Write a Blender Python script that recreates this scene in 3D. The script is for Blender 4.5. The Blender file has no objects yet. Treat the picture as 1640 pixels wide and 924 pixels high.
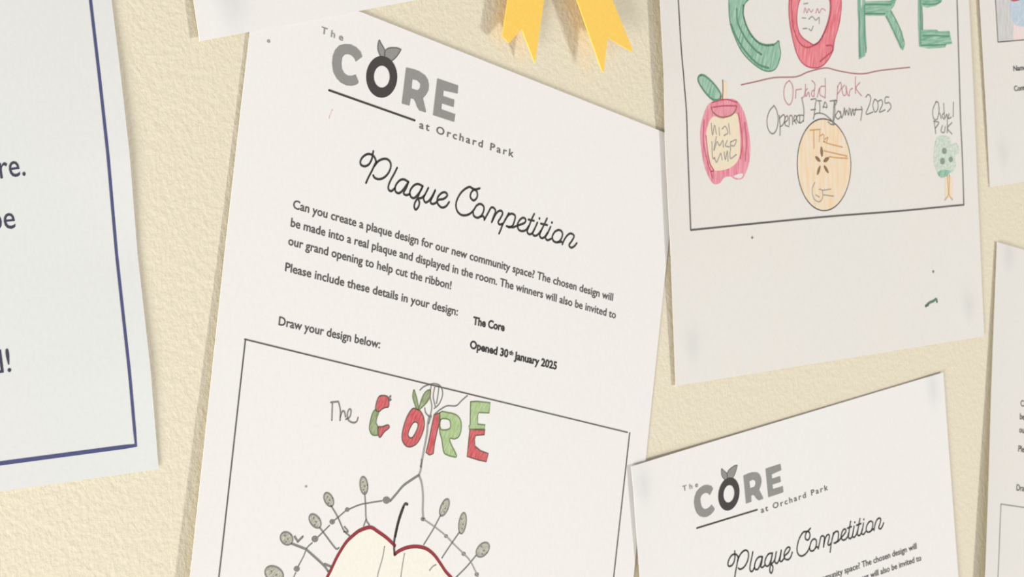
import bpy, bmesh, math, random
import numpy as np
from mathutils import Vector, Matrix
from mathutils.geometry import tessellate_polygon

SC = bpy.context.scene
COL = SC.collection
rnd = random.Random(7)

# ------------------------------------------------------------------ camera
F_PX, YAW, PITCH, DIST = 4895.4, 0.92665, 0.01220, 559.32     # focal length in px, mm from the wall
Z0 = 1.5                                                       # camera height in m
cy, sy, cp, sp = math.cos(YAW), math.sin(YAW), math.cos(PITCH), math.sin(PITCH)
FWD = np.array([sy*cp, cy*cp, sp]); RGT = np.array([cy, -sy, 0.0]); UPV = np.cross(RGT, FWD)
cam = bpy.data.cameras.new('camera'); cam_o = bpy.data.objects.new('camera', cam); COL.objects.link(cam_o)
cam.sensor_fit = 'HORIZONTAL'; cam.sensor_width = 36; cam.lens = 36*F_PX/1640
cam.clip_start = 0.02; cam.clip_end = 30
m = Matrix.Identity(4)
for i, a in enumerate((RGT, UPV, -FWD)):
    for j in range(3): m[j][i] = a[j]
m[0][3], m[1][3], m[2][3] = 0, -DIST/1000, Z0
cam_o.matrix_world = m
cam.dof.use_dof = True; cam.dof.focus_distance = 0.80; cam.dof.aperture_fstop = 100
SC.camera = cam_o

# ------------------------------------------------------------------ world, lights, exposure
w = bpy.data.worlds.new('world'); SC.world = w; w.use_nodes = True
w.node_tree.nodes['Background'].inputs[0].default_value = (1.0, 0.945, 0.945, 1)
w.node_tree.nodes['Background'].inputs[1].default_value = 0.47
def area(name, loc, target, size, power, color):
    l = bpy.data.lights.new(name, 'AREA'); l.shape = 'DISK'; l.size = size; l.energy = power; l.color = color
    o = bpy.data.objects.new(name, l); COL.objects.link(o); o.location = loc
    o.rotation_euler = (Vector(target)-Vector(loc)).to_track_quat('-Z', 'Y').to_euler(); return o
area('room_lamp', (3.55, -2.15, 0.45), (0.85, 0, 1.55), 0.5, 77, (0.985, 0.985, 0.95))
area('window_light', (-0.75, -0.5, 0.72), (0.75, 0, 1.4), 0.5, 36, (1.0, 0.985, 0.955))
SC.view_settings.view_transform = 'Standard'; SC.view_settings.look = 'None'
SC.view_settings.gamma = 1; SC.view_settings.use_curve_mapping = False
SC.view_settings.exposure = -0.1

# ------------------------------------------------------------------ materials
def lin(c):
    return tuple((x/12.92 if x <= .04045 else ((x+.055)/1.055)**2.4) for x in (v/255 for v in c)) + (1,)
def nodes(name):
    mt = bpy.data.materials.new(name); mt.use_nodes = True
    nt = mt.node_tree; return mt, nt, nt.nodes['Principled BSDF']
def plain(name, col, rough=.85, spec=.15):
    mt, nt, b = nodes(name)
    b.inputs['Base Color'].default_value = lin(col); b.inputs['Roughness'].default_value = rough
    b.inputs['Specular IOR Level'].default_value = spec
    nz = nt.nodes.new('ShaderNodeTexNoise'); nz.inputs['Scale'].default_value = 900; nz.inputs['Detail'].default_value = 2
    tc = nt.nodes.new('ShaderNodeTexCoord'); nt.links.new(tc.outputs['Object'], nz.inputs['Vector'])
    mx = nt.nodes.new('ShaderNodeMix'); mx.data_type = 'RGBA'
    mx.inputs[6].default_value = lin(tuple(max(0, c-7) for c in col)); mx.inputs[7].default_value = lin(tuple(min(255, c+7) for c in col))
    nt.links.new(nz.outputs['Fac'], mx.inputs[0]); nt.links.new(mx.outputs[2], b.inputs['Base Color'])
    return mt
def streaky(name, c1, c2, ang=0.0, freq=1.1, stretch=9.0, lo=.35, hi=.65):
    """coloured pencil or crayon: two tones in streaks along a hand's direction, laid out on the sheet in mm"""
    mt, nt, b = nodes(name)
    b.inputs['Roughness'].default_value = .85; b.inputs['Specular IOR Level'].default_value = .15
    uv = nt.nodes.new('ShaderNodeUVMap'); uv.uv_map = 'UVMap'
    rt = nt.nodes.new('ShaderNodeVectorRotate'); rt.rotation_type = 'Z_AXIS'; rt.inputs['Angle'].default_value = ang
    mp = nt.nodes.new('ShaderNodeMapping'); mp.inputs['Scale'].default_value = (freq/stretch, freq, 1)
    nz = nt.nodes.new('ShaderNodeTexNoise'); nz.inputs['Scale'].default_value = 1; nz.inputs['Detail'].default_value = 3; nz.inputs['Roughness'].default_value = .6
    mr = nt.nodes.new('ShaderNodeMapRange'); mr.inputs['From Min'].default_value = lo; mr.inputs['From Max'].default_value = hi
    mx = nt.nodes.new('ShaderNodeMix'); mx.data_type = 'RGBA'; mx.inputs[6].default_value = lin(c1); mx.inputs[7].default_value = lin(c2)
    L = nt.links.new
    L(uv.outputs[0], rt.inputs['Vector']); L(rt.outputs[0], mp.inputs['Vector']); L(mp.outputs[0], nz.inputs['Vector'])
    L(nz.outputs['Fac'], mr.inputs['Value']); L(mr.outputs[0], mx.inputs[0]); L(mx.outputs[2], b.inputs['Base Color'])
    return mt
def paper_mat(name, col, bump=.05):
    mt, nt, b = nodes(name); L = nt.links.new
    b.inputs['Roughness'].default_value = .8; b.inputs['Specular IOR Level'].default_value = .2
    tc = nt.nodes.new('ShaderNodeTexCoord')
    n1 = nt.nodes.new('ShaderNodeTexNoise'); n1.inputs['Scale'].default_value = 14; n1.inputs['Detail'].default_value = 3
    n2 = nt.nodes.new('ShaderNodeTexNoise'); n2.inputs['Scale'].default_value = 700; n2.inputs['Detail'].default_value = 3
    L(tc.outputs['Object'], n1.inputs['Vector']); L(tc.outputs['Object'], n2.inputs['Vector'])
    m1 = nt.nodes.new('ShaderNodeMix'); m1.data_type = 'RGBA'
    m1.inputs[6].default_value = lin((col[0]+1, col[1]-2, col[2]-2)); m1.inputs[7].default_value = lin((col[0]-1, col[1]+2, col[2]))
    L(n1.outputs['Fac'], m1.inputs[0])
    m2 = nt.nodes.new('ShaderNodeMix'); m2.data_type = 'RGBA'; m2.blend_type = 'MULTIPLY'; m2.inputs[0].default_value = 1
    mr = nt.nodes.new('ShaderNodeMapRange'); mr.inputs['To Min'].default_value = .955; mr.inputs['To Max'].default_value = 1.03
    L(n2.outputs['Fac'], mr.inputs['Value']); L(m1.outputs[2], m2.inputs[6]); L(mr.outputs[0], m2.inputs[7])
    at = nt.nodes.new('ShaderNodeAttribute'); at.attribute_name = 'putty'
    m3 = nt.nodes.new('ShaderNodeMix'); m3.data_type = 'RGBA'; m3.inputs[7].default_value = lin((200, 204, 206))
    L(at.outputs['Fac'], m3.inputs[0]); L(m2.outputs[2], m3.inputs[6]); L(m3.outputs[2], b.inputs['Base Color'])
    bp = nt.nodes.new('ShaderNodeBump'); bp.inputs['Strength'].default_value = bump; bp.inputs['Distance'].default_value = .0005
    L(n2.outputs['Fac'], bp.inputs['Height']); L(bp.outputs[0], b.inputs['Normal'])
    return mt
def wall_mat():
    mt, nt, b = nodes('painted_wall'); L = nt.links.new
    b.inputs['Roughness'].default_value = .7; b.inputs['Specular IOR Level'].default_value = .2
    tc = nt.nodes.new('ShaderNodeTexCoord')
    n0 = nt.nodes.new('ShaderNodeTexNoise'); n0.inputs['Scale'].default_value = 5; n0.inputs['Detail'].default_value = 2
    n1 = nt.nodes.new('ShaderNodeTexNoise'); n1.inputs['Scale'].default_value = 680; n1.inputs['Detail'].default_value = 4; n1.inputs['Roughness'].default_value = .55
    n2 = nt.nodes.new('ShaderNodeTexNoise'); n2.inputs['Scale'].default_value = 360; n2.inputs['Detail'].default_value = 2
    for n in (n0, n1, n2): L(tc.outputs['Object'], n.inputs['Vector'])
    mx = nt.nodes.new('ShaderNodeMix'); mx.data_type = 'RGBA'
    mx.inputs[6].default_value = lin((227, 219, 196)); mx.inputs[7].default_value = lin((230, 222, 196))
    L(n0.outputs['Fac'], mx.inputs[0])
    m2 = nt.nodes.new('ShaderNodeMix'); m2.data_type = 'RGBA'; m2.blend_type = 'MULTIPLY'; m2.inputs[0].default_value = 1
    mr = nt.nodes.new('ShaderNodeMapRange'); mr.inputs['To Min'].default_value = .93; mr.inputs['To Max'].default_value = 1.07
    L(n1.outputs['Fac'], mr.inputs['Value']); L(mx.outputs[2], m2.inputs[6]); L(mr.outputs[0], m2.inputs[7])
    L(m2.outputs[2], b.inputs['Base Color'])
    ad = nt.nodes.new('ShaderNodeMath'); ad.operation = 'ADD'; L(n1.outputs['Fac'], ad.inputs[0]); L(n2.outputs['Fac'], ad.inputs[1])
    bp = nt.nodes.new('ShaderNodeBump'); bp.inputs['Strength'].default_value = .27; bp.inputs['Distance'].default_value = .001
    L(ad.outputs[0], bp.inputs['Height']); L(bp.outputs[0], b.inputs['Normal'])
    return mt

M = dict(
    wall=wall_mat(),
    paper=paper_mat('white_paper', (238, 236, 233)),
    paper_left=paper_mat('cool_white_paper', (224, 226, 224)),
    paper_b=paper_mat('soft_white_paper', (232, 229, 223)),
    black=plain('black_print', (62, 60, 58)), dark=plain('dark_print', (74, 70, 68)), grey=plain('grey_print', (148, 147, 143)),
    midgrey=plain('mid_grey_print', (112, 110, 107)), text=plain('text_print', (92, 90, 88)), title=plain('title_print', (66, 64, 62)),
    line=plain('frame_print', (100, 98, 95)), softline=plain('pale_frame_print', (150, 148, 144)),
    blue=plain('blue_border_print', (82, 86, 126)), slate=plain('slate_text_print', (70, 70, 88)),
    pencil=plain('pencil_lead', (136, 135, 130)), softpencil=plain('soft_pencil_lead', (165, 163, 157)), hardpencil=plain('hard_pencil_lead', (84, 82, 79)),
    green=streaky('green_crayon', (120, 173, 144), (180, 210, 190), 1.1), green_h=streaky('green_crayon_level', (114, 170, 140), (172, 206, 185), 0.05),
    green_v=streaky('green_crayon_upright', (118, 169, 142), (166, 199, 180), 1.6),
    greendark=plain('green_pencil_edge', (98, 146, 118)), red=streaky('red_crayon', (219, 104, 116), (243, 160, 166), 1.25),
    reddark=plain('red_pencil_edge', (190, 92, 104)), redline=plain('brown_red_pencil', (176, 122, 122)), pinkpen=plain('pink_pencil', (205, 140, 150)),
    pink=streaky('pink_pencil_shading', (222, 120, 140), (240, 178, 186), 1.5), cream=plain('cream_pencil', (238, 224, 196)),
    peach=streaky('peach_pencil', (240, 212, 170), (239, 226, 206), 1.5, .5, 6), peachline=plain('orange_brown_pencil', (208, 164, 112)),
    brown=plain('brown_pencil', (146, 116, 84)), orange=plain('pale_orange_pencil', (242, 222, 194)), trunk=plain('orange_pencil', (212, 180, 140)),
    treegreen=streaky('pale_green_pencil', (178, 204, 184), (230, 231, 222), .6, 1.6, 2.5), treedark=plain('grey_green_pencil', (140, 158, 142)),
    marker=plain('green_marker', (100, 132, 112)), applered=plain('dark_red_pencil', (150, 62, 68)), applecream=plain('faint_yellow_pencil', (242, 239, 226)),
    letred=streaky('red_colour_pencil', (197, 76, 82), (218, 124, 126), 1.2, 1.6, 5), letgreen=streaky('green_colour_pencil', (154, 186, 122), (194, 211, 168), 1.2, 1.6, 5),
    olive=streaky('olive_colour_pencil', (132, 148, 104), (176, 188, 152), 1.2, 1.6, 5), letedge=plain('letter_pencil_edge', (120, 98, 86)),
    greenedge=plain('green_letter_edge', (120, 138, 96)), pod=streaky('pod_pencil', (158, 158, 142), (208, 206, 192), .7, 2.0, 3),
    skyblue=streaky('blue_pencil', (178, 200, 216), (210, 220, 226), .7, .9, 3), rose=streaky('rose_pencil', (240, 214, 206), (238, 226, 222), 1.5, .6, 4),
    greyshade=streaky('grey_pencil_shading', (196, 194, 192), (224, 222, 220), 1.5, 1.2, 8),
    yellow=plain('yellow_card', (252, 207, 92), .6, .25),
)

# ------------------------------------------------------------------ sheets: size in mm, place on the wall, and how far each stands off it
PLACE = dict(
 A=[627.37208,.99281,-.16966,-7e-05,97.35178,-.1707,-.98547,7e-05], B=[805.22683,1.00154,.09289,3e-05,275.91509,.09278,-.99566,-6e-05],
 C=[806.44431,.9825,.13508,2e-05,-45.07188,.13164,-.99534,-.00013], D=[1055.60402,.99446,-.11402,3e-05,32.39231,-.1134,-.9926,2e-05],
 E=[1012.92944,.99208,.12627,1e-05,347.9137,.12581,-.99202,-5e-05], L=[229.78999,.99292,.11947,.00011,360.20682,.11846,-.99279,-.00013],
 T=[541.12462,.97782,.20987,1e-05,366.49657,.20959,-.97773,-3e-05])
SPEC = dict(
 A=dict(W=210,H=297,b=.35,l=[(0,.1),(40,.35),(80,.7),(120,1.3),(160,1.9),(297,2.2)],ll=35,r=[(0,.0),(100,.1),(150,.3),(297,.4)],lr=25,t=.25,bt=0,wav=.10,ph=0.),
 B=dict(W=210,H=297,b=.35,l=[(0,2.3),(195,2.3),(218,1.3),(255,1.2),(297,.35)],ll=30,r=[(0,.8),(200,.8),(240,.5),(297,.2)],lr=25,t=0,bt=.1,wav=.16,ph=1.,
        spots=[(9.8,285.4),(198.3,285.6)]),
 C=dict(W=210,H=297,b=.35,l=[(0,.9),(20,1.1),(50,1.0),(297,.8)],ll=30,r=[(0,.2),(80,.9),(297,1.0)],lr=25,t=.2,bt=0,wav=.10,ph=2.,spots=[(5.4,8.),(200.4,6.)]),
 D=dict(W=210,H=297,b=.35,l=[(0,.35),(25,.7),(60,1.3),(90,2.1),(125,2.8),(297,2.)],ll=30,r=[(0,.3),(297,.5)],lr=25,t=0,bt=0,wav=.10,ph=3.,spots=[(9.5,5.)]),
 E=dict(W=210,H=297,b=.35,l=[(0,1.),(200,.8),(270,.5),(297,.0)],ll=25,r=[(0,.3),(297,.5)],lr=25,t=0,bt=.1,wav=.1,ph=4.,spots=[(11.4,285.8)]),
 L=dict(W=297,H=420,b=.35,l=[(0,.3),(420,.3)],ll=30,r=[(0,.3),(290,.3),(320,1.2),(340,1.5),(365,.7),(395,1.1),(420,.3)],lr=22,t=0,bt=.1,wav=.12,ph=5.),
 T=dict(W=210,H=297,b=.9,l=[(0,.4),(297,.3)],ll=30,r=[(0,.3),(297,.8)],lr=30,t=0,bt=.35,wav=.1,ph=6.,spots=[(13.5,289.)],spotr=5.5),
)
def interp(p, v): return np.interp(v, [a[0] for a in p], [a[1] for a in p])
def height(S, u, v):
    W, H = S['W'], S['H']
    z = S['b']+interp(S['l'], v)*np.exp(-np.clip(u, 0, None)/S['ll'])+interp(S['r'], v)*np.exp(-np.clip(W-u, 0, None)/S['lr'])
    z = z+S['t']*np.exp(-np.clip(v, 0, None)/25)+S['bt']*np.exp(-np.clip(H-v, 0, None)/25)
    z = z+S['wav']*(np.sin(u/31+S['ph'])*np.sin(v/43+2*S['ph'])+1)*.5
    r = S.get('spotr', 3.6)
    for bu, bv in S.get('spots', []): z = z+.35*(r/3.6)*np.exp(-((u-bu)**2+(v-bv)**2)/(2*r*r))
    return z
def surf(k, uv, off=0.0):
    """sheet coordinates in mm -> world metres, on the curved face of the sheet"""
    S, A = SPEC[k], PLACE[k]; u, v = uv[:, 0], uv[:, 1]
    h = height(S, u, v)+off
    return np.c_[A[0]+A[1]*u+A[2]*v+A[3]*u*v, -h, A[4]+A[5]*u+A[6]*v+A[7]*u*v+Z0*1000]/1000
def rays(p):
    p = np.atleast_2d(np.asarray(p, float))
    return FWD+((p[:, 0]-820)/F_PX)[:, None]*RGT-((p[:, 1]-462)/F_PX)[:, None]*UPV
def on(k, p):
    """where a mark measured in the photograph lies on sheet k, in mm of the sheet"""
    S, A = SPEC[k], PLACE[k]; D = rays(p); uv = np.full((len(D), 2), 100.)
    for _ in range(12):
        h = height(S, uv[:, 0], uv[:, 1]); t = (DIST-h)/D[:, 1]; X = D[:, 0]*t; Z = D[:, 2]*t
        for _ in range(3):
            u, v = uv[:, 0], uv[:, 1]
            a, b, c, e = A[1]+A[3]*v, A[2]+A[3]*u, A[5]+A[7]*v, A[6]+A[7]*u; det = a*e-b*c
            rx = X-(A[0]+A[1]*u+A[2]*v+A[3]*u*v); rz = Z-(A[4]+A[5]*u+A[6]*v+A[7]*u*v)
            uv = uv+np.c_[(rx*e-b*rz)/det, (a*rz-c*rx)/det]
    return uv
def on_wall(p, off=0.0):
    D = rays(p); t = (DIST-off)/D[:, 1]
    return np.c_[D[:, 0]*t, np.full(len(D), -off), D[:, 2]*t+Z0*1000]/1000

ROOT = {}
def sheet(k, name, label, cat, mat, group=None):
    S = SPEC[k]; st = 3.0; nu, nv = int(S['W']/st)+1, int(S['H']/st)+1
    us = np.linspace(0, S['W'], nu); vs = np.linspace(0, S['H'], nv)
    U, V = np.meshgrid(us, vs); uv = np.c_[U.ravel(), V.ravel()]
    P = surf(k, uv); o0 = P[0].copy(); P = P-o0
    F = [(j*nu+i, (j+1)*nu+i, (j+1)*nu+i+1, j*nu+i+1) for j in range(nv-1) for i in range(nu-1)]
    me = bpy.data.meshes.new(name); me.from_pydata(P.tolist(), [], F); me.update()
    at = me.attributes.new('putty', 'FLOAT', 'POINT'); r = S.get('spotr', 3.6)*.8; g = np.zeros(len(uv))
    for bu, bv in S.get('spots', []): g += .38*np.exp(-((uv[:, 0]-bu)**2+((uv[:, 1]-bv)*.7)**2)/(2*r*r))
    at.data.foreach_set('value', g.astype(np.float32))
    me.materials.append(mat)
    for p in me.polygons: p.use_smooth = True
    o = bpy.data.objects.new(name, me); COL.objects.link(o); o.location = o0
    so = o.modifiers.new('thickness', 'SOLIDIFY'); so.thickness = .00012; so.offset = -1
    es = o.modifiers.new('crisp_rim', 'EDGE_SPLIT'); es.split_angle = math.radians(40)
    o['label'] = label; o['category'] = cat
    if group: o['group'] = group
    ROOT[k] = (o, o0); return o
def emit(k, name, V, F, mat, off, label=None, parent=None):
    V = np.asarray(V, float)
    ro, o0 = ROOT[k]; P = surf(k, V, off)-o0
    me = bpy.data.meshes.new(name); me.from_pydata(P.tolist(), [], [tuple(f) for f in F]); me.update()
    if me.polygons and sum(p.normal.y*p.area for p in me.polygons) > 0: me.flip_normals()
    ul = me.uv_layers.new(name='UVMap')
    idx = np.empty(len(me.loops), dtype=np.int32); me.loops.foreach_get('vertex_index', idx)
    ul.data.foreach_set('uv', V[idx].astype(np.float32).ravel())
    me.materials.append(mat)
    o = bpy.data.objects.new(name, me); COL.objects.link(o); o.parent = parent or ro
    if label: o['label'] = label
    return o
def smooth(p, n=5, closed=False):
    p = np.asarray(p, float)
    if len(p) < 3: return p
    q = np.vstack([p[-2] if closed else 2*p[0]-p[1], p, p[1] if closed else 2*p[-1]-p[-2]]) 
    out = []
    for i in range(1, len(q)-2):
        for j in range(n):
            t = j/n; a, b, c, d = q[i-1], q[i], q[i+1], q[i+2]
            out.append(.5*((2*b)+(-a+c)*t+(2*a-5*b+4*c-d)*t*t+(-a+3*b-3*c+d)*t**3))
    out.append(p[-1]); return np.array(out)
class Ink:
    """flat marks on a sheet, gathered in sheet mm, laid on its face as one mesh"""
    def __init__(s): s.V = []; s.F = []
    def add(s, V, F):
        n = len(s.V); s.V += [tuple(v) for v in V]; s.F += [tuple(i+n for i in f) for f in F]; return s
    def stroke(s, p, w, sm=True, closed=False, n=5):
        p = np.asarray(p, float)
        if closed and np.hypot(*(p[0]-p[-1])) > 1e-6: p = np.vstack([p, p[0]])
        if sm: p = smooth(p, n, closed)
        # long straight pieces follow the sheet's curve
        q = [p[0]]
        for a, b in zip(p[:-1], p[1:]):
            L = np.hypot(*(b-a)); k = max(1, int(L/4))
            if L < 1e-6: continue
            for i in range(1, k+1): q.append(a+(b-a)*i/k)
        p = np.array(q)
        if len(p) < 2: return s
        t = np.gradient(p, axis=0); t /= np.maximum(np.hypot(t[:, 0], t[:, 1]), 1e-9)[:, None]
        nrm = np.c_[-t[:, 1], t[:, 0]]*w/2
        V = np.vstack([p+nrm, p-nrm]); k = len(p)
        s.add(V, [(i, i+1, k+i+1, k+i) for i in range(k-1)])
        for c in (p[0], p[-1]): s.disc(c, w/2, w/2, n=8)
        return s
    def disc(s, c, rx, ry, n=24, rot=0.):
        a = np.linspace(0, 2*math.pi, n, endpoint=False); ca, sa = math.cos(rot), math.sin(rot)
        x, y = rx*np.cos(a), ry*np.sin(a)
        return s.add(np.c_[c[0]+x*ca-y*sa, c[1]+x*sa+y*ca], [tuple(range(n))])
    def fill(s, loops):
        loops = [np.asarray(l, float) for l in loops]
        tris = tessellate_polygon([[Vector((a, b, 0)) for a, b in l] for l in loops])
        allv = np.vstack(loops); bm = bmesh.new(); vs = [bm.verts.new((a, b, 0)) for a, b in allv]
        for t in tris:
            try: bm.faces.new([vs[i] for i in t])
            except ValueError: pass
        for _ in range(3):
            e = [x for x in bm.edges if x.calc_length() > 6]
            if not e: break
            bmesh.ops.subdivide_edges(bm, edges=e, cuts=1)
        bmesh.ops.triangulate(bm, faces=bm.faces[:])
        bm.verts.index_update(); s.add([(v.co.x, v.co.y) for v in bm.verts], [[v.index for v in f.verts] for f in bm.faces]); bm.free(); return s
_caps = {}
def glyphs(text, spacing=1.0, bold=0.0):
    c = bpy.data.curves.new('t', 'FONT'); c.body = text; c.resolution_u = 3; c.space_character = spacing; c.offset = bold
    o = bpy.data.objects.new('t', c); COL.objects.link(o); bpy.context.view_layer.update()
    me = bpy.data.meshes.new_from_object(o.evaluated_get(bpy.context.evaluated_depsgraph_get()))
    V = np.array([v.co[:2] for v in me.vertices]); F = [tuple(p.vertices) for p in me.polygons]
    bpy.data.objects.remove(o); bpy.data.curves.remove(c); bpy.data.meshes.remove(me); return V, F
def typeset(ink, text, p0, p1, cap, spacing=1.0, bold=0.0, slant=0.0):
    """text with its baseline from p0 to p1 (sheet mm) and capitals cap mm high"""
    if 'H' not in _caps: _caps['H'] = glyphs('H')[0][:, 1].max()
    V, F = glyphs(text, spacing, bold); p0, p1 = np.asarray(p0, float), np.asarray(p1, float)
    x = (V[:, 0]-V[:, 0].min())/(V[:, 0].max()-V[:, 0].min()); y = V[:, 1]/_caps['H']*cap
    d = p1-p0; L = np.hypot(*d); d /= L; n = np.array([d[1], -d[0]])      # v grows downwards
    ink.add(p0+np.outer(x*L+y*slant, d)+np.outer(y, n), F); return ink
def crop(x0, y0, s):
    return lambda pts: [(x0+a/s, y0+b/s) for a, b in pts]
ident = lambda pts: pts
TEXT, LINE, FILL, EDGE, TOP = .10, .10, .06, .09, .12

# ------------------------------------------------------------------ the wall
def wall():
    bm = bmesh.new(); bmesh.ops.create_cube(bm, size=1)
    for v in bm.verts: v.co = Vector(((v.co.x)*4.4+.9, v.co.y*.12+.06, (v.co.z+.5)*2.7))
    me = bpy.data.meshes.new('wall_back'); bm.to_mesh(me); bm.free(); me.materials.append(M['wall'])
    o = bpy.data.objects.new('wall_back', me); COL.objects.link(o); o['kind'] = 'structure'
wall()

# ------------------------------------------------------------------ sheets of paper
sheet('L', 'notice_sheet', 'large white notice with a blue printed border, at the left edge of the wall', 'notice', M['paper_left'])
sheet('T', 'paper_sheet', 'blank white sheet corner overlapping the top left of the central competition form', 'paper', M['paper'])
sheet('A', 'competition_form', 'central competition form with a drawn red apple and red and green letters', 'poster', M['paper'], 'plaque competition forms')
sheet('B', 'drawing_sheet', 'child\'s drawing sheet with green and red crayon letters above a peach apple', 'drawing', M['paper_b'], 'drawing sheets on the wall')
sheet('C', 'competition_form', 'tilted competition form at the lower right, rising below the crayon drawing sheet', 'poster', M['paper'], 'plaque competition forms')
sheet('D', 'competition_form', 'form cut off by the right edge, mostly blank margin, beside the lower right form', 'poster', M['paper_b'], 'plaque competition forms')
sheet('E', 'drawing_sheet', 'sheet at the top right corner with a blue and pink shaded frame corner', 'drawing', M['paper_b'], 'drawing sheets on the wall')

# ------------------------------------------------------------------ the printed form, measured on the central sheet; the other forms repeat it
q1, q2, q3, q4 = crop(570, 235, 8.4), crop(715, 285, 10.267), crop(815, 310, 9.24), crop(515, 35, 8.4)
q5 = crop(620, 80, 7.106)
FORM = []                                                      # (name, label, material, offset, Ink)
def form(name, mat, ink, off=TEXT, label=None): FORM.append((name, label, mat, off, ink))
Aon = lambda pts: on('A', pts)
C_out = [(545,470),(520,400),(460,340),(390,305),(310,300),(235,320),(180,380),(150,460),(140,560),(155,670),(200,760),(260,820),(330,855),(400,862),(460,848),(492,825)]
C_in = [(492,800),(455,710),(410,728),(350,725),(300,690),(270,630),(265,550),(275,480),(310,440),(350,435),(400,450),(440,490),(460,535)]
form('logo_letter', M['grey'], Ink().fill([Aon(q4(C_out+C_in))]))
ell = lambda c, rx, ry, n=40, rot=0.: [(c[0]+rx*math.cos(t)*math.cos(rot)-ry*math.sin(t)*math.sin(rot), c[1]+rx*math.cos(t)*math.sin(rot)+ry*math.sin(t)*math.cos(rot)) for t in (2*math.pi*i/n for i in range(n))]
form('logo_letter', M['dark'], Ink().fill([Aon(ell((611,123.2),24.8,33.4)), Aon(ell((611.2,122.9),12.8,17.6))[::-1]]), label='dark letter O')
form('logo_letter', M['grey'], Ink().fill([Aon(q5([(215,200),(300,220),(360,242),(430,290),(462,340),(473,400),(468,460),(440,512),(405,550),(440,700),(435,712),(365,690),(335,640),(320,590),(300,560),(265,550),(252,635),(165,610)])),
    Aon(q5([(285,335),(275,440),(345,462),(372,435),(376,385),(340,347)]))]))
form('logo_letter', M['grey'], Ink().fill([Aon(q5([(570,325),(806,405),(800,498),(640,462),(635,525),(762,568),(755,652),(620,608),(615,675),(772,732),(760,820),(520,742)]))]))
lf1 = q4([(775,248),(757,300),(755,370),(775,430),(800,470),(840,490),(850,440),(848,385),(825,335),(795,285)])
lf2 = q4([(845,475),(850,400),(900,355),(1000,350),(1055,368),(1062,385),(1005,470),(955,515),(920,528),(870,500)])
form('logo_leaf', M['grey'], Ink().fill([Aon(lf1)]).fill([Aon(lf2)]), FILL)
form('logo_leaf_outline', M['midgrey'], Ink().stroke(Aon(lf1), .35, closed=True).stroke(Aon(lf2), .35, closed=True), EDGE)
form('logo_underline', M['dark'], Ink().stroke(Aon([(526.5,144.5),(664,193)]), .62, False))
form('logo_caption', M['grey'], typeset(Ink(), 'The', Aon([(514,53)])[0], Aon([(549,66)])[0], 1.9, 1.7, .012))
form('logo_caption', M['midgrey'], typeset(Ink(), 'at Orchard Park', Aon([(671,205)])[0], Aon([(822,252)])[0], 2.2, 1.35, .012))
t = Ink(); W = .68
for z, s in ((q1, [(232,62),(222,110),(210,170),(175,235),(120,265),(68,245),(58,195),(95,135),(155,100),(215,110),(252,150),(272,210)]),
             (q1, [(272,200),(245,255),(210,330),(168,410),(133,488)]), (q1, [(245,262),(300,195),(370,165),(430,175),(465,225),(460,300),(420,375),(360,425),(300,437),(250,418),(230,385)]),
             (q1, [(552,285),(510,370),(465,450),(435,530),(440,580),(475,598),(520,560)]), (q1, [(705,475),(640,440),(580,460),(530,530),(530,600),(575,627),(625,590),(675,520),(705,475)]),
             (q1, [(705,475),(672,560),(638,620),(670,652),(720,640)]), (q1, [(898,532),(830,502),(770,530),(725,600),(735,670),(780,692),(830,645),(870,590),(898,532)]),
             (q1, [(898,532),(862,600),(825,690),(790,760),(782,810),(803,848),(838,810),(852,750),(835,700),(880,690),(925,650)]),
             (q1, [(972,555),(940,620),(908,690),(930,748),(972,735),(1022,670),(1068,580),(1030,670),(1000,740),(1030,772),(1080,750),(1110,715),(1180,702),(1228,655),(1200,615),(1150,625),(1100,680),(1095,760),(1150,818),(1210,802),(1252,745)])):
    t.stroke(Aon(z(s)), W)
form('title_word', M['title'], t); t = Ink()
for z, s in ((q2, [(545,172),(470,192),(420,170),(380,150),(320,172),(240,240),(180,340),(153,440),(172,540),(230,602),(300,617),(380,592),(445,530),(490,460),(540,430),(585,442),(615,490),(600,570),(560,632),(500,656),(445,620),(435,560)]),
             (q2, [(470,192),(502,240),(500,320),(445,372),(393,320),(400,250),(440,200),(470,192)]), (q2, [(560,635),(600,630),(625,680)]),
             (q2, [(620,690),(680,580),(735,487),(790,508),(802,560),(772,640),(742,728)]), (q2, [(745,720),(800,610),(850,550),(900,542),(920,590),(880,670),(848,725),(870,765),(920,755)]),
             (q2, [(1022,580),(970,680),(920,770),(890,850),(862,915)]), (q2, [(960,690),(1020,610),(1080,590),(1128,630),(1112,720),(1080,790),(1030,812),(985,790)]),
             (q3, [(0,492),(60,500),(110,480),(170,460),(235,430),(245,385),(210,358),(160,390),(125,460),(140,530),(190,557),(250,540),(290,480)]),
             (q3, [(374,300),(340,370),(300,470),(268,560),(300,604),(345,585),(380,520)]), (q3, [(285,385),(370,405)]), (q3, [(420,430),(380,520),(348,590),(380,627),(430,605),(470,550)]),
             (q3, [(562,368),(520,460),(480,540),(453,620),(485,662),(530,640),(570,580)]), (q3, [(470,445),(565,468)]), (q3, [(615,492),(575,580),(538,650),(570,692),(622,670)]),
             (q3, [(730,538),(675,570),(640,640),(660,705),(720,722),(770,675),(792,600),(770,552),(730,538)]), (q3, [(715,722),(780,715)]),
             (q3, [(788,752),(820,680),(870,612),(920,592),(962,630),(930,700),(888,762),(920,802),(965,780),(1002,735)])):
    t.stroke(Aon(z(s)), W)
for c in ((450,370),(635,430)): t.disc(Aon(q3([c]))[0], .45, .45, 10)
form('title_word', M['title'], t)
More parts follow.
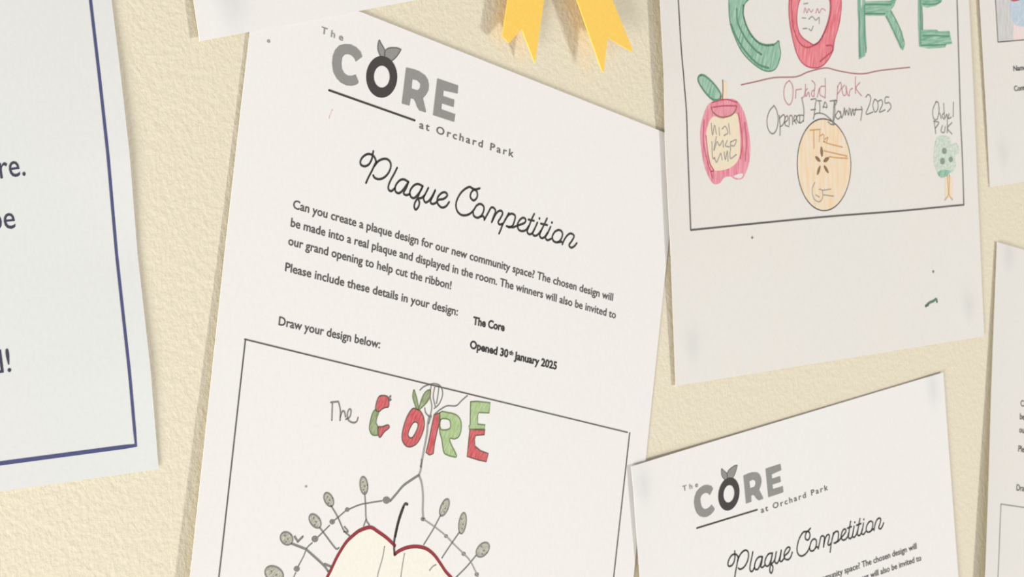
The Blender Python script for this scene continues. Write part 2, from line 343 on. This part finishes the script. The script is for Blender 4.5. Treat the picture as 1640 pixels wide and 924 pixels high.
for txt, a, b, cap, bd, mt in (
    ('Can you create a plaque design for our new community space? The chosen design will', (468.6,333.5), (981,482), 2.4, .013, 'text'),
    ('be made into a real plaque and displayed in the room. The winners will also be invited to', (465,362.5), (985.6,510.4), 2.4, .013, 'text'),
    ('our grand opening to help cut the ribbon!', (461,391.8), (722,463.5), 2.4, .013, 'text'),
    ('Please include these details in your design:', (456,434), (732.5,505.5), 2.4, .013, 'text'),
    ('The Core', (757,519.5), (807.5,530.5), 2.35, .03, 'black'), ('Opened 30   January 2025', (752,557.5), (891,592), 2.35, .03, 'black'),
    ('Draw your design below:', (445.7,520.5), (608,558), 2.4, .013, 'text')):
    ink = typeset(Ink(), txt, Aon([a])[0], Aon([b])[0], cap, 1.0, bd)
    if txt.startswith('Opened'): typeset(ink, 'th', Aon([(815,567.5)])[0], Aon([(821.5,569.2)])[0], 1.3, 1.0, .03)
    form('printed_line', M[mt], ink)
FT = 100.55
form('frame_line', M['line'], Ink().stroke([(11.8,FT),(198.2,FT)], .42, False), LINE)
form('frame_line', M['line'], Ink().stroke([(11.8,FT),(11.8,283)], .5, False), LINE)
form('frame_line', M['line'], Ink().stroke([(198.2,FT),(198.2,283)], .55, False), LINE)
form('frame_line', M['line'], Ink().stroke([(11.8,283),(198.2,283)], .42, False), LINE)
AFF = {'A': None, 'C': np.array([[.5,3.52],[.975,.019],[.046,.882]]), 'D': None}
for k in 'ACD':
    for name, label, mat, off, ink in FORM:
        V = np.array(ink.V)
        if AFF[k] is not None: V = np.c_[np.ones(len(V)), V]@AFF[k]
        if k == 'D' and name == 'frame_line': mat = M['softline']
        if k == 'A' and name == 'frame_line' and abs(V[:, 0].max()-V[:, 0].min()) < 1: V = V+[[1.2 if V[0, 0] > 100 else .3, 0]]*(1-(V[:, 1:2]-FT)/110).clip(0, 1)
        emit(k, name, V, ink.F, mat, off, label)

# ------------------------------------------------------------------ notice on the left
t = Ink().stroke([(7,7),(289.6,7),(289.6,413.2),(7,413.2)], 1.0, False, True); emit('L', 'blue_border', t.V, t.F, M['blue'], LINE)
for txt, a, b in (('re.', (0.5,286), (41,281)), ('be', (-14,369.2), (25,365.3)), ('d!', (-14,599.5), (18,595))):
    x0, x1 = on('L', [a, b]); t = typeset(Ink(), txt, x0, x1, 5.6, 1.0, .0); emit('L', 'printed_word', t.V, t.F, M['slate'], TEXT)

def marks(k, name, mat, strokes, w, z=ident, off=EDGE, label=None, parent=None, sm=True):
    t = Ink()
    for s in strokes: t.stroke(on(k, z(s)), w, sm)
    return emit(k, name, t.V, t.F, mat, off, label, parent)
def patch(k, name, mat, polys, z=ident, off=FILL, label=None, parent=None, edge=None, ew=.4, ename='pencil_outline', rounded=True):
    t = Ink(); P = [on(k, z(p)) for p in polys]
    if rounded: P = [smooth(np.vstack([p, p[0]]), 3, True)[:-1] for p in P]
    t.fill(P); o = emit(k, name, t.V, t.F, mat, off, label, parent)
    if edge:
        e = Ink()
        for p in P: e.stroke(p, ew, False, True)
        emit(k, ename, e.V, e.F, edge, EDGE, None, o if not parent else parent)
    return o

# ------------------------------------------------------------------ drawing on the central form
z = crop(520, 620, 9.24)
marks('A', 'handwritten_word', M['pencil'], [[(88,226),(200,215)],[(112,240),(108,360),(104,490)],[(208,235),(230,350),(225,492)],[(226,450),(262,355),(292,372),(305,440)],
      [(310,478),(370,440),(388,350),(362,325),(332,400),(350,490),(420,527),(470,510),(492,450)]], .5, z)
o = patch('A', 'drawn_letter', M['letred'], [[(810,135),(905,130),(942,175),(945,285),(900,300),(845,325),(800,362),(752,340),(765,230)]], z, label='red top of a letter C', edge=M['letedge'], ew=.4)
patch('A', 'drawn_letter', M['olive'], [[(752,335),(800,360),(770,450),(758,530),(785,590),(795,700),(720,712),(680,675),(660,600),(680,480),(710,380)]], z, label='green bend of a letter C', edge=M['greenedge'])
patch('A', 'drawn_letter', M['letred'], [[(785,595),(850,588),(930,560),(952,600),(880,662),(820,742),(790,702)]], z, label='red foot of a letter C', edge=M['letedge'])
marks('A', 'pencil_mark', M['pencil'], [[(940,180),(972,135)],[(945,200),(975,185)]], .7, z)
z = crop(630, 605, 6.6)
patch('A', 'drawn_letter', M['letred'], [[(205,325),(160,380),(125,460),(95,570),(93,660),(135,722),(190,728),(250,690),(300,600),(326,500),(315,410),(280,350),(250,335)],
      [(215,470),(180,520),(153,590),(165,630),(195,635),(228,590),(258,520),(252,475)]], z, label='red letter O', edge=M['letedge'])
patch('A', 'drawn_leaf', M['olive'], [[(215,130),(203,200),(222,270),(245,330),(262,330),(250,240),(228,160)]], z, edge=M['greenedge'])
patch('A', 'drawn_leaf', M['olive'], [[(388,130),(340,150),(300,220),(268,330),(300,312),(350,262),(385,200)]], z, edge=M['greenedge'])
marks('A', 'pencil_stem', M['pencil'], [[(280,130),(320,95),(380,72),(430,64),(485,80),(515,130),(515,200),(480,280),(430,325)],[(400,75),(385,190),(405,300),(390,400)],[(435,100),(420,200),(440,300)],
      [(330,320),(340,370),(378,412)],[(440,380),(500,332),(570,297),(660,297),(720,242),(780,190)],[(480,90),(470,180),(455,270)]], .42, z)
patch('A', 'drawn_letter', M['letgreen'], [[(488,372),(580,370),(660,392),(708,450),(715,540),(690,622),(640,647),(598,640),(602,690),(668,828),(620,832),(560,812),(530,780),(510,650),(488,560)],
      [(500,440),(580,440),(602,475),(592,540),(500,545)]], z, label='green half of a letter R', edge=M['greenedge'])
patch('A', 'drawn_letter', M['letred'], [[(430,390),(490,372),(492,450),(462,560),(432,700),(420,802),(380,816),(343,792),(370,680),(402,520)]], z, label='red stem of a letter R', edge=M['letedge'], rounded=False)
patch('A', 'drawn_letter', M['letgreen'], [[(815,255),(880,250),(1022,265),(1010,372),(900,367),(888,400),(888,490),(968,500),(962,542),(800,545),(800,505),(810,500)]], z, label='green top of a letter E', edge=M['greenedge'], rounded=False)
patch('A', 'drawn_letter', M['letred'], [[(808,545),(968,552),(960,602),(870,608),(855,650),(860,722),(920,772),(1002,802),(980,887),(900,870),(778,832)]], z, label='red foot of a letter E', edge=M['letedge'], rounded=False)
marks('A', 'pencil_stem', M['softpencil'], [[(380,405),(365,470),(352,600),(325,750),(300,880),(288,940)],[(395,405),(372,480)]], .8, z)
z = crop(600, 740, 5.02)
marks('A', 'pencil_stem', M['softpencil'], [[(378,-20),(370,60),(355,105)],[(355,105),(377,170),(388,270),(386,380),(390,455)]], .75, z)
marks('A', 'pencil_stem', M['pencil'], [[(355,105),(300,140),(230,190),(170,260),(125,312)]], .75, z)
marks('A', 'pencil_stem', M['hardpencil'], [[(262,340),(240,340),(205,420),(175,530),(155,650),(158,745)],[(232,360),(192,480),(165,600)]], .85, z, label='dark apple stalk')
zl = crop(400, 740, 5.02)
patch('A', 'drawn_apple', M['applecream'], [zl([(622,935),(655,870),(702,765),(772,655),(832,592),(892,548),(970,528),(1030,562),(1100,612),(1165,680)])+z([(162,745),(200,715),(270,690),(350,684),(420,704),(478,752),(528,822),(572,885),(640,960),(640,1050)])+zl([(620,1050)])], rounded=False)
marks('A', 'apple_outline', M['applered'], [zl([(600,975),(622,925),(652,865),(702,760),(770,650),(830,590),(890,547),(970,525),(1030,560),(1100,610),(1165,672)])], 1.1)
marks('A', 'apple_outline', M['applered'], [z([(160,742),(200,712),(270,685),(350,680),(420,700),(480,750),(530,820),(570,880),(615,930),(650,985)])], 1.1)
marks('A', 'pencil_stem', M['softpencil'], [z([(78,680),(62,770),(30,880),(20,930)]), z([(238,735),(222,830),(208,930)]), z([(440,870),(465,840),(490,825)])], .5)
def pod(zz, c, rx, ry, deg, stalk, w=.5, dots=((-.3,-.4),(.2,.1),(-.1,.5))):
    pts = zz(ell(c, rx, ry, 20, math.radians(deg)))
    o = patch('A', 'drawn_seed_pod', M['pod'], [pts], edge=M['pencil'], ew=.5)
    t = Ink()
    for s in stalk: t.stroke(on('A', zz(s)), w)
    for dx, dy in dots: t.disc(on('A', zz([(c[0]+rx*dx, c[1]+ry*dy)]))[0], .4, .3, 8)
    emit('A', 'pod_stalk', t.V, t.F, M['pencil'], EDGE, None, o)
pod(zl, (916,188), 30, 70, -6, [[(922,240),(930,350),(935,460),(960,505)],[(935,460),(915,512)]])
pod(zl, (634,302), 33, 58, -25, [[(652,350),(705,440),(755,550),(800,592)],[(760,520),(790,560),(755,560)]])
pod(zl, (524,474), 38, 62, -35, [[(560,525),(620,605),(690,695),(715,690)]])
pod(zl, (295,614), 46, 54, -40, [[(335,655),(450,700)],[(450,700),(540,780),(600,838),(628,878)],[(600,820),(650,840)],[(385,640),(360,600)],[(385,640),(425,600)]], .7)
pod(zl, (195,900), 78, 58, 30, [[(245,950),(330,1010)]])
pod(z, (560,365), 30, 72, 22, [[(528,430),(470,540),(395,662)]])
pod(z, (705,492), 28, 84, 8, [[(680,565),(620,650),(540,770)]])
pod(z, (868,705), 42, 66, 38, [[(815,750),(740,840),(650,930)]])
for zz, c, r in ((zl,(1098,306),31),(zl,(783,382),19),(zl,(662,480),23),(zl,(523,618),28),(zl,(377,858),25),(z,(388,458),19),(z,(573,595),16),(z,(715,738),18),(z,(820,903),18)):
    patch('A', 'drawn_bead', M['pencil'], [zz(ell(c, r*.95, r*.95, 12))])
marks('A', 'bead_string', M['pencil'], [zl([(1062,312),(950,330),(880,345),(800,378)]), zl([(770,392),(720,435),(665,480)]), zl([(640,510),(560,590),(530,615)]), zl([(500,650),(460,690),(430,760),(390,835)]), zl([(368,890),(350,930)])], .42)
marks('A', 'bead_string', M['softpencil'], [z([(388,458),(480,520),(573,595),(640,665),(715,738),(770,800),(820,903),(840,960)])], .45)
for c, r in (((490,779),.35),((430,66),.5)):
    t = Ink().disc(on('A', [c])[0], r*1.4, r, 8); emit('A', 'pencil_dot', t.V, t.F, M['softpencil'], EDGE)

marks('A', 'pencil_mark', M['rose'], [[(532,176),(527,189)]], .35)

# ------------------------------------------------------------------ crayon drawing sheet
UL, UR, VB = 12.2, 199.6, 247.2
def bline(pts): return Ink().stroke(on('B', pts), .62, True)
for pts in ([(1086,-3),(1091,80),(1095.5,133),(1100,200),(1106,368.5)], [(1532.5,-3),(1537.5,170),(1541,250),(1543.5,328)], [(1106,368.5),(1220,357),(1330,346.5),(1440,338),(1543.5,328)]):
    t = bline(pts); emit('B', 'frame_line', t.V, t.F, M['line'], LINE)
for pts in ([(1086,-3),(1080,-330)], [(1532.5,-3),(1526,-380)], [(1080,-330),(1526,-380)]):
    t = bline(pts); emit('B', 'frame_line', t.V, t.F, M['line'], LINE)
z = crop(1160, 0, 7.11)
patch('B', 'crayon_letter', M['green'], [[(60,-60),(52,100),(70,280),(130,450),(200,590),(300,700),(420,790),(510,812),(580,785),(622,700),(640,600),(625,520),(618,465),(570,505),(500,517),(430,512),(360,465),(290,385),(240,270),(215,150),(228,50),(270,0),(330,-60),(430,-120),(520,-140),(600,-100),(630,-180),(540,-260),(420,-260),(250,-210),(120,-140)]], z,
      label='green crayon letter C', edge=M['greendark'], ew=.45)
marks('B', 'crayon_stroke', M['greendark'], [[(215,60),(212,160),(245,280),(300,390),(380,480),(470,515),(560,510)],[(75,280),(150,450),(250,600),(380,730),(500,775)],[(140,100),(150,250),(230,420),(340,560),(420,620)]], .8, z)
patch('B', 'crayon_letter', M['red'], [[(738,0),(735,150),(750,300),(780,450),(820,600),(880,710),(960,765),(1060,772),(1150,720),(1230,590),(1255,450),(1300,300),(1325,150),(1330,0),(1300,-150),(1200,-260),(1000,-290),(820,-220),(755,-100)],
      [(860,0),(832,100),(825,250),(850,370),(900,440),(960,480),(1010,510),(1050,500),(1100,440),(1150,330),(1190,200),(1205,80),(1190,-20),(1130,-130),(1030,-170),(920,-120)]], z,
      label='red crayon letter O', edge=M['reddark'], ew=.45)
marks('B', 'crayon_stroke', M['reddark'], [[(768,0),(765,150),(790,330),(850,480),(930,540),(1010,520),(1090,460),(1170,300),(1212,120),(1208,0)],[(1160,520),(1220,520),(1235,575),(1160,640),(1090,700)]], .6, z)
z2 = crop(1360, 0, 8.4)
o = patch('B', 'crayon_letter', M['green_v'], [[(108,-150),(215,-150),(215,20),(215,200),(222,440),(240,650),(212,755),(130,800),(122,600),(125,300),(112,160)]], z2, label='green crayon letter R', rounded=False)
patch('B', 'crayon_bar', M['green_h'], [[(212,20),(400,12),(560,10),(590,-60),(635,-20),(605,80),(555,140),(480,210),(215,212)]], z2, parent=o, rounded=False)
patch('B', 'crayon_bar', M['green'], [[(470,200),(560,130),(640,280),(710,430),(750,600),(722,680),(690,655),(600,460),(530,310)]], z2, off=.075, parent=o, rounded=False)
marks('B', 'crayon_stroke', M['greendark'], [[(200,80),(205,300),(205,500),(225,700)],[(135,150),(135,400),(140,760)],[(215,60),(560,62)],[(215,185),(480,185)],[(500,220),(600,420),(700,640)],[(560,150),(660,340),(735,560)]], .55, z2, parent=o)
patch('B', 'paper_gap', M['paper_b'], [[(152,-150),(168,-150),(168,60),(160,120),(150,60)]], z2, off=.11, parent=o, rounded=False)
o = patch('B', 'crayon_letter', M['green_v'], [[(925,-250),(985,-250),(982,100),(988,400),(970,620),(938,622),(925,300)]], z2, label='green crayon letter E', rounded=False)
patch('B', 'crayon_bar', M['green_h'], [[(965,-70),(1262,-60),(1240,30),(1160,80),(1040,105),(975,80)]], z2, off=.075, parent=o, rounded=False)
patch('B', 'crayon_bar', M['green_h'], [[(960,400),(1180,402),(1200,425),(1350,420),(1362,500),(1385,590),(1300,600),(1290,640),(1060,655),(945,630)]], z2, off=.075, parent=o, rounded=False)
marks('B', 'crayon_stroke', M['greendark'], [[(955,-100),(958,200),(958,420),(960,600)],[(985,480),(1150,478),(1340,490)],[(970,612),(1150,606),(1300,600)],[(990,60),(1150,55),(1230,20)],[(975,100),(985,250),(985,400)]], .5, z2, parent=o)
marks('B', 'pencil_rule', M['redline'], [[(1187,136),(1210,131),(1240,124.5),(1275,123),(1295,115),(1322,109),(1340,113),(1365,117.5),(1385,118),(1410,113),(1457,108)]], .42)
h1, h2 = crop(1220, 120, 9.24), crop(1320, 120, 9.24)
marks('B', 'handwritten_words', M['pinkpen'], [h1(s) for s in ([(405,85),(350,140),(325,250),(340,370),(400,445),(445,390),(462,260),(450,150),(405,85)], [(500,345),(505,230),(530,220),(585,210)], [(675,205),(640,250),(632,310),(600,340)],
      [(645,140),(650,320),(690,255),(705,325)], [(740,85),(785,140),(775,250),(770,320),(735,300),(745,240),(780,230)], [(820,330),(850,200)], [(935,50),(940,200),(935,345)], [(935,170),(870,180),(860,290),(925,335)])]
      +[h2(s) for s in ([(200,170),(192,290),(185,400)], [(195,180),(240,110),(250,200),(195,290)], [(300,150),(262,210),(285,305),(325,280),(320,160),(345,290),(370,312)], [(370,312),(380,230),(418,200)], [(462,30),(460,150),(462,275)], [(525,115),(470,200),(550,310)])], .36)
marks('B', 'handwritten_words', M['pencil'], [h1(s) for s in ([(180,455),(110,540),(75,680),(100,820),(165,872),(220,800),(242,660),(220,530),(180,455)], [(258,600),(270,760),(268,895)], [(265,640),(320,590),(342,650),(310,740),(272,765)],
      [(335,710),(385,660),(375,605),(340,650),(345,740),(400,765)], [(405,740),(412,610),(450,620),(455,735)], [(470,690),(520,640),(490,600),(475,660),(510,720)], [(590,340),(600,390),(622,520),(615,690)], [(612,600),(540,600),(510,650),(560,715),(612,680)],
      [(560,610),(560,700)], [(725,365),(800,360),(790,450),(770,620)], [(725,520),(795,512)], [(850,395),(860,480),(855,560)], [(820,382),(880,385)], [(905,490),(935,400),(965,480),(905,470)], [(1010,388),(1100,380)], [(1080,385),(1078,600),(1050,720),(1020,735)])]
      +[h2(s) for s in ([(85,388),(180,380),(170,440)], [(148,385),(135,560),(130,720)], [(165,600),(210,535),(245,600),(205,655),(165,620)], [(240,540),(258,640),(285,560),(295,490)], [(300,490),(310,600),(330,520),(360,600),(368,490)],
      [(385,500),(400,605),(420,500),(440,600),(470,495)], [(440,520),(520,515),(560,515)], [(545,470),(560,520),(540,672)], [(615,330),(650,292),(685,330),(672,430),(618,580),(720,550)], [(745,360),(718,450),(750,552),(792,500),(790,400),(745,360)],
      [(800,390),(848,372),(860,440),(815,550),(900,518)], [(955,330),(905,335),(900,418),(960,412),(988,480),(935,547)])], .42)
marks('B', 'handwritten_words', M['softpencil'], [z(s) for s in ([(905,45),(950,38)],[(885,205),(925,208)],[(895,328),(940,325)],[(960,330),(990,350),(1010,300)],[(960,220),(1000,190),(1040,230),(1080,200),(1080,270)])], .4)
marks('B', 'handwritten_words', M['pinkpen'], [z(s) for s in ([(905,150),(920,90),(940,150),(960,100),(985,140),(1010,110)],[(1040,150),(1060,100),(1080,150),(1110,100),(1150,120)])], .3)
# red apple card at the left
z = crop(1110, 110, 4.864)
o = patch('B', 'drawn_apple', M['pink'], [[(190,245),(290,235),(350,260),(400,350),(430,480),(445,600),(437,720),(410,810),(380,858),(330,862),(290,840),(240,850),(210,890),(165,900),(130,860),(88,760),(65,640),(55,500),(70,400),(105,300),(145,260)],
      [(155,370),(230,388),(330,345),(352,400),(365,520),(365,640),(345,720),(290,770),(220,792),(160,790),(130,740),(110,640),(100,520),(115,440)]], z, label='tall pink apple with a cream middle')
patch('B', 'apple_flesh', M['cream'], [[(155,372),(230,390),(330,347),(352,400),(365,520),(365,640),(345,720),(290,770),(220,792),(160,790),(130,740),(110,640),(100,520),(115,440)]], z, parent=o)
patch('B', 'apple_notch', M['paper_b'], [[(315,835),(370,815),(388,825),(370,852),(330,850)]], z, off=.1, parent=o)
marks('B', 'pencil_outline', M['brown'], [[(140,300),(158,345),(220,378),(290,366),(325,332),(338,292)]], .45, z, off=.11, parent=o)
marks('B', 'pencil_outline', M['reddark'], [[(100,520),(112,640),(132,740),(160,792),(140,800)],[(350,345),(370,450),(380,600),(365,700)],[(155,300),(240,290),(330,290)],[(150,262),(250,240),(340,262)],[(85,400),(80,550),(105,700),(150,850)],[(400,420),(415,560),(405,720)]], .45, z, parent=o)
marks('B', 'handwritten_words', M['softpencil'], [[(140,425),(150,520),(165,440),(180,510)],[(200,460),(205,520)],[(225,470),(250,450),(270,500),(240,520)],[(275,430),(285,510)],[(180,530),(160,640),(185,570),(205,600),(230,560),(235,610)],[(145,570),(150,690),(165,700)],[(265,560),(250,600),(280,610)],[(290,570),(290,640)],[(295,570),(335,555),(320,600),(295,600)],[(165,690),(180,730),(200,690),(215,660),(225,710)],[(240,650),(250,710),(265,640),(270,720)],[(285,650),(290,700),(335,670)]], .45, z, off=.11, parent=o)
patch('B', 'drawn_leaf', M['green'], [[(60,50),(100,62),(170,130),(215,200),(205,238),(150,240),(90,180),(45,110),(38,72)]], z, edge=M['greendark'], ew=.7)
patch('B', 'pencil_tint', M['orange'], [[(228,100),(262,100),(262,238),(228,240)]], z, rounded=False)
marks('B', 'apple_stalk', M['brown'], [[(230,90),(232,160),(228,245)],[(212,215),(215,245)]], .5, z)
# sliced apple in the middle
z = crop(1265, 180, 5.6)
o = patch('B', 'drawn_apple', M['peach'], [[(x+(-10 if y < 470 else 0)*(470-y)/400, y) for x, y in ell((306,470), 240, 411, 36)]], z, label='sliced peach coloured apple', edge=M['hardpencil'], ew=.42)
marks('B', 'pencil_outline', M['pencil'], [[(210,60),(222,20),(255,8),(310,20),(370,70),(398,110),(365,105),(340,85)]], .42, z, off=.11)
t = Ink()
for a, b, w_ in (((281,308),(287,398),1.9),((226,398),(272,438),1.5),((350,408),(300,440),1.6),((272,480),(243,560),1.5),((303,478),(345,542),1.5)):
    ts = np.linspace(0, 1, 9)
    pa, pb = on('B', z([a, b])); d = pb-pa; n = np.array([-d[1], d[0]])/np.hypot(*d)
    pr = np.array([w_*.5*math.sin(math.pi*(.12+.76*x)) for x in ts])
    L_ = pa+np.outer(ts, d)
    t.add(np.vstack([L_+pr[:, None]*n, (L_-pr[:, None]*n)[::-1]]), [tuple(range(18))])
emit('B', 'apple_pips', t.V, t.F, M['brown'], EDGE, None, o)
marks('B', 'handwritten_words', M['peachline'], [[(178,160),(272,152)],[(213,168),(215,322)],[(268,155),(262,262)],[(262,215),(300,200),(305,265)],[(300,262),(360,285),(470,312)],[(305,345),(400,368),(512,392)],[(350,398),(430,408),(515,412)],[(315,240),(340,225),(330,260)]], .45, z, off=.1, parent=o)
marks('B', 'handwritten_words', M['softpencil'], [[(222,630),(198,690),(212,770),(260,802),(292,765),(288,700),(262,690)],[(290,700),(365,688)],[(300,740),(390,752)],[(230,740),(262,760)]], .42, z, off=.1, parent=o)
# tree at the right
z = crop(1480, 150, 5.13)
marks('B', 'handwritten_words', M['pencil'], [[(100,65),(72,130),(75,200),(105,212),(122,140),(115,75),(95,68)],[(128,160),(138,205)],[(165,155),(145,185),(165,212)],[(160,80),(168,200),(185,170),(192,208)],[(205,165),(198,205),(222,195)],[(240,70),(238,190)],
      [(82,222),(95,328)],[(78,228),(120,238),(92,285)],[(150,262),(138,310),(165,318),(172,270)],[(190,215),(190,322)],[(228,238),(192,285),(228,332)]], .42, z)
o = patch('B', 'drawn_tree', M['treegreen'], [[(115,355),(170,345),(215,370),(225,420),(262,405),(285,440),(280,490),(250,520),(262,590),(235,640),(200,660),(150,690),(110,650),(85,590),(78,520),(85,440),(95,390)]], z, label='small pale green tree')
patch('B', 'tree_tuft', M['treedark'], [ell((165,470), 20, 26, 10)], z, off=.08, parent=o)
patch('B', 'tree_tuft', M['treedark'], [ell((150,555), 20, 28, 10)], z, off=.08, parent=o)
patch('B', 'tree_tuft', M['treedark'], [ell((218,540), 17, 24, 10)], z, off=.08, parent=o)
patch('B', 'tree_tuft', M['green'], [[(115,640),(165,625),(215,635),(195,668),(145,692),(112,665)]], z, off=.08, parent=o)
patch('B', 'pencil_tint', M['orange'], [[(172,685),(235,685),(232,850),(170,850)]], z, off=.05, parent=o, rounded=False)
marks('B', 'tree_trunk', M['trunk'], [[(190,670),(195,760),(198,830),(172,872)],[(208,670),(206,760),(205,830),(232,872)]], .6, z, parent=o)
z = crop(1340, 380, 3.553)
marks('B', 'marker_dash', M['marker'], [[(510,388),(528,372),(548,364),(566,352),(570,368)],[(505,392),(520,384)]], 1.0, z)
for c, r in (((1494.5,435),.7),((1204.5,380.5),.6)):
    t = Ink().disc(on('B', [c])[0], r, r*.8, 10); emit('B', 'pencil_dot', t.V, t.F, M['pencil'], EDGE)

# ------------------------------------------------------------------ sheet in the top right corner
z = crop(1580, 0, 5.77)
EU, EV = 13.08, 241.7
t = Ink().fill([[(EU,60),(EU+14,60),(EU+14,EV),(EU,EV)]]); emit('E', 'shaded_strip', t.V, t.F, M['greyshade'], FILL)
t = Ink().fill([[(EU+14,60),(197,60),(197,EV),(EU+14,EV)]]); emit('E', 'shaded_strip', t.V, t.F, M['rose'], FILL, 'pink shading')
patch('E', 'shaded_patch', M['skyblue'], [[(215,20),(270,0),(350,-30),(500,-40),(520,180),(420,235),(300,245),(240,200),(220,110)]], z, off=.08, label='blue shading')
marks('E', 'crayon_stroke', M['reddark'], [[(215,-10),(250,5),(300,-5)]], .8, z, off=.1)
for a, b in (((EU,EV),(197,EV)), ((EU,60),(EU,EV)), ((197,60),(197,EV)), ((EU,60),(197,60))):
    t = Ink().stroke([a, b], .42, False); emit('E', 'frame_line', t.V, t.F, M['line'], .1)
a, b = on('E', [(1623,114), (1640,112.2)]); d = (b-a)/np.hypot(*(b-a))
t = typeset(Ink(), 'Name', a, a+d*11, 2.0, 1.0, .02); emit('E', 'printed_line', t.V, t.F, M['text'], TEXT)
a, b = on('E', [(1624,146), (1640,144.4)]); d = (b-a)/np.hypot(*(b-a))
t = typeset(Ink(), 'Contact', a, a+d*14.5, 2.0, 1.0, .02); emit('E', 'printed_line', t.V, t.F, M['text'], TEXT)

# ------------------------------------------------------------------ yellow ribbon
rb = bpy.data.objects.new('ribbon', None); COL.objects.link(rb); rb.empty_display_size = .02
K = on_wall([(869, -229)], 5.0)[0]; rb.location = K
rb['label'] = 'yellow ribbon with two swallowtail ends hanging at the top centre'; rb['category'] = 'ribbon'
def prism(name, pts, parent, mat, thick=.0004):
    bm = bmesh.new(); P = [Vector(p)-rb.location for p in pts]
    f = [bm.verts.new(p) for p in P]; g = [bm.verts.new(p+Vector((0, thick, 0))) for p in P]; n = len(P)
    bm.faces.new(f); bm.faces.new(g[::-1])
    for i in range(n): bm.faces.new((f[i], g[i], g[(i+1) % n], f[(i+1) % n]))
    bmesh.ops.recalc_face_normals(bm, faces=bm.faces[:])
    me = bpy.data.meshes.new(name); bm.to_mesh(me); bm.free(); me.materials.append(mat)
    o = bpy.data.objects.new(name, me); COL.objects.link(o); o.parent = parent; return o
prism('ribbon_tail', on_wall([(843,-200),(814,0),(805,58),(815.5,69),(836,46),(857,101.5),(871.5,0),(886,-200)], 4.3), rb, M['yellow'])
prism('ribbon_tail', on_wall([(852,-200),(924.5,0),(964,112),(967,116.5),(973,60),(1013,83.5),(1012,76),(981,0),(901,-210)], 5.8), rb, M['yellow'])
me = bpy.data.meshes.new('ribbon_knot'); bm = bmesh.new()        # pleated round head the tails hang from
n = 48; rim = []
for i in range(n):
    a = 2*math.pi*i/n; r = .021+(.0012 if i % 2 else 0); rim.append(bm.verts.new((r*math.cos(a), -.003-(.0014 if i % 2 else 0), r*math.sin(a))))
inn = [bm.verts.new((.009*math.cos(2*math.pi*i/n), -.0045, .009*math.sin(2*math.pi*i/n))) for i in range(n)]
back = [bm.verts.new((.02*math.cos(2*math.pi*i/n), .0049, .02*math.sin(2*math.pi*i/n))) for i in range(n)]
for i in range(n):
    j = (i+1) % n; bm.faces.new((rim[i], rim[j], inn[j], inn[i])); bm.faces.new((rim[j], rim[i], back[i], back[j]))
bm.faces.new(inn); bm.faces.new(back[::-1]); bmesh.ops.recalc_face_normals(bm, faces=bm.faces[:]); bm.to_mesh(me); bm.free(); me.materials.append(M['yellow'])
o = bpy.data.objects.new('ribbon_knot', me); COL.objects.link(o); o.parent = rb
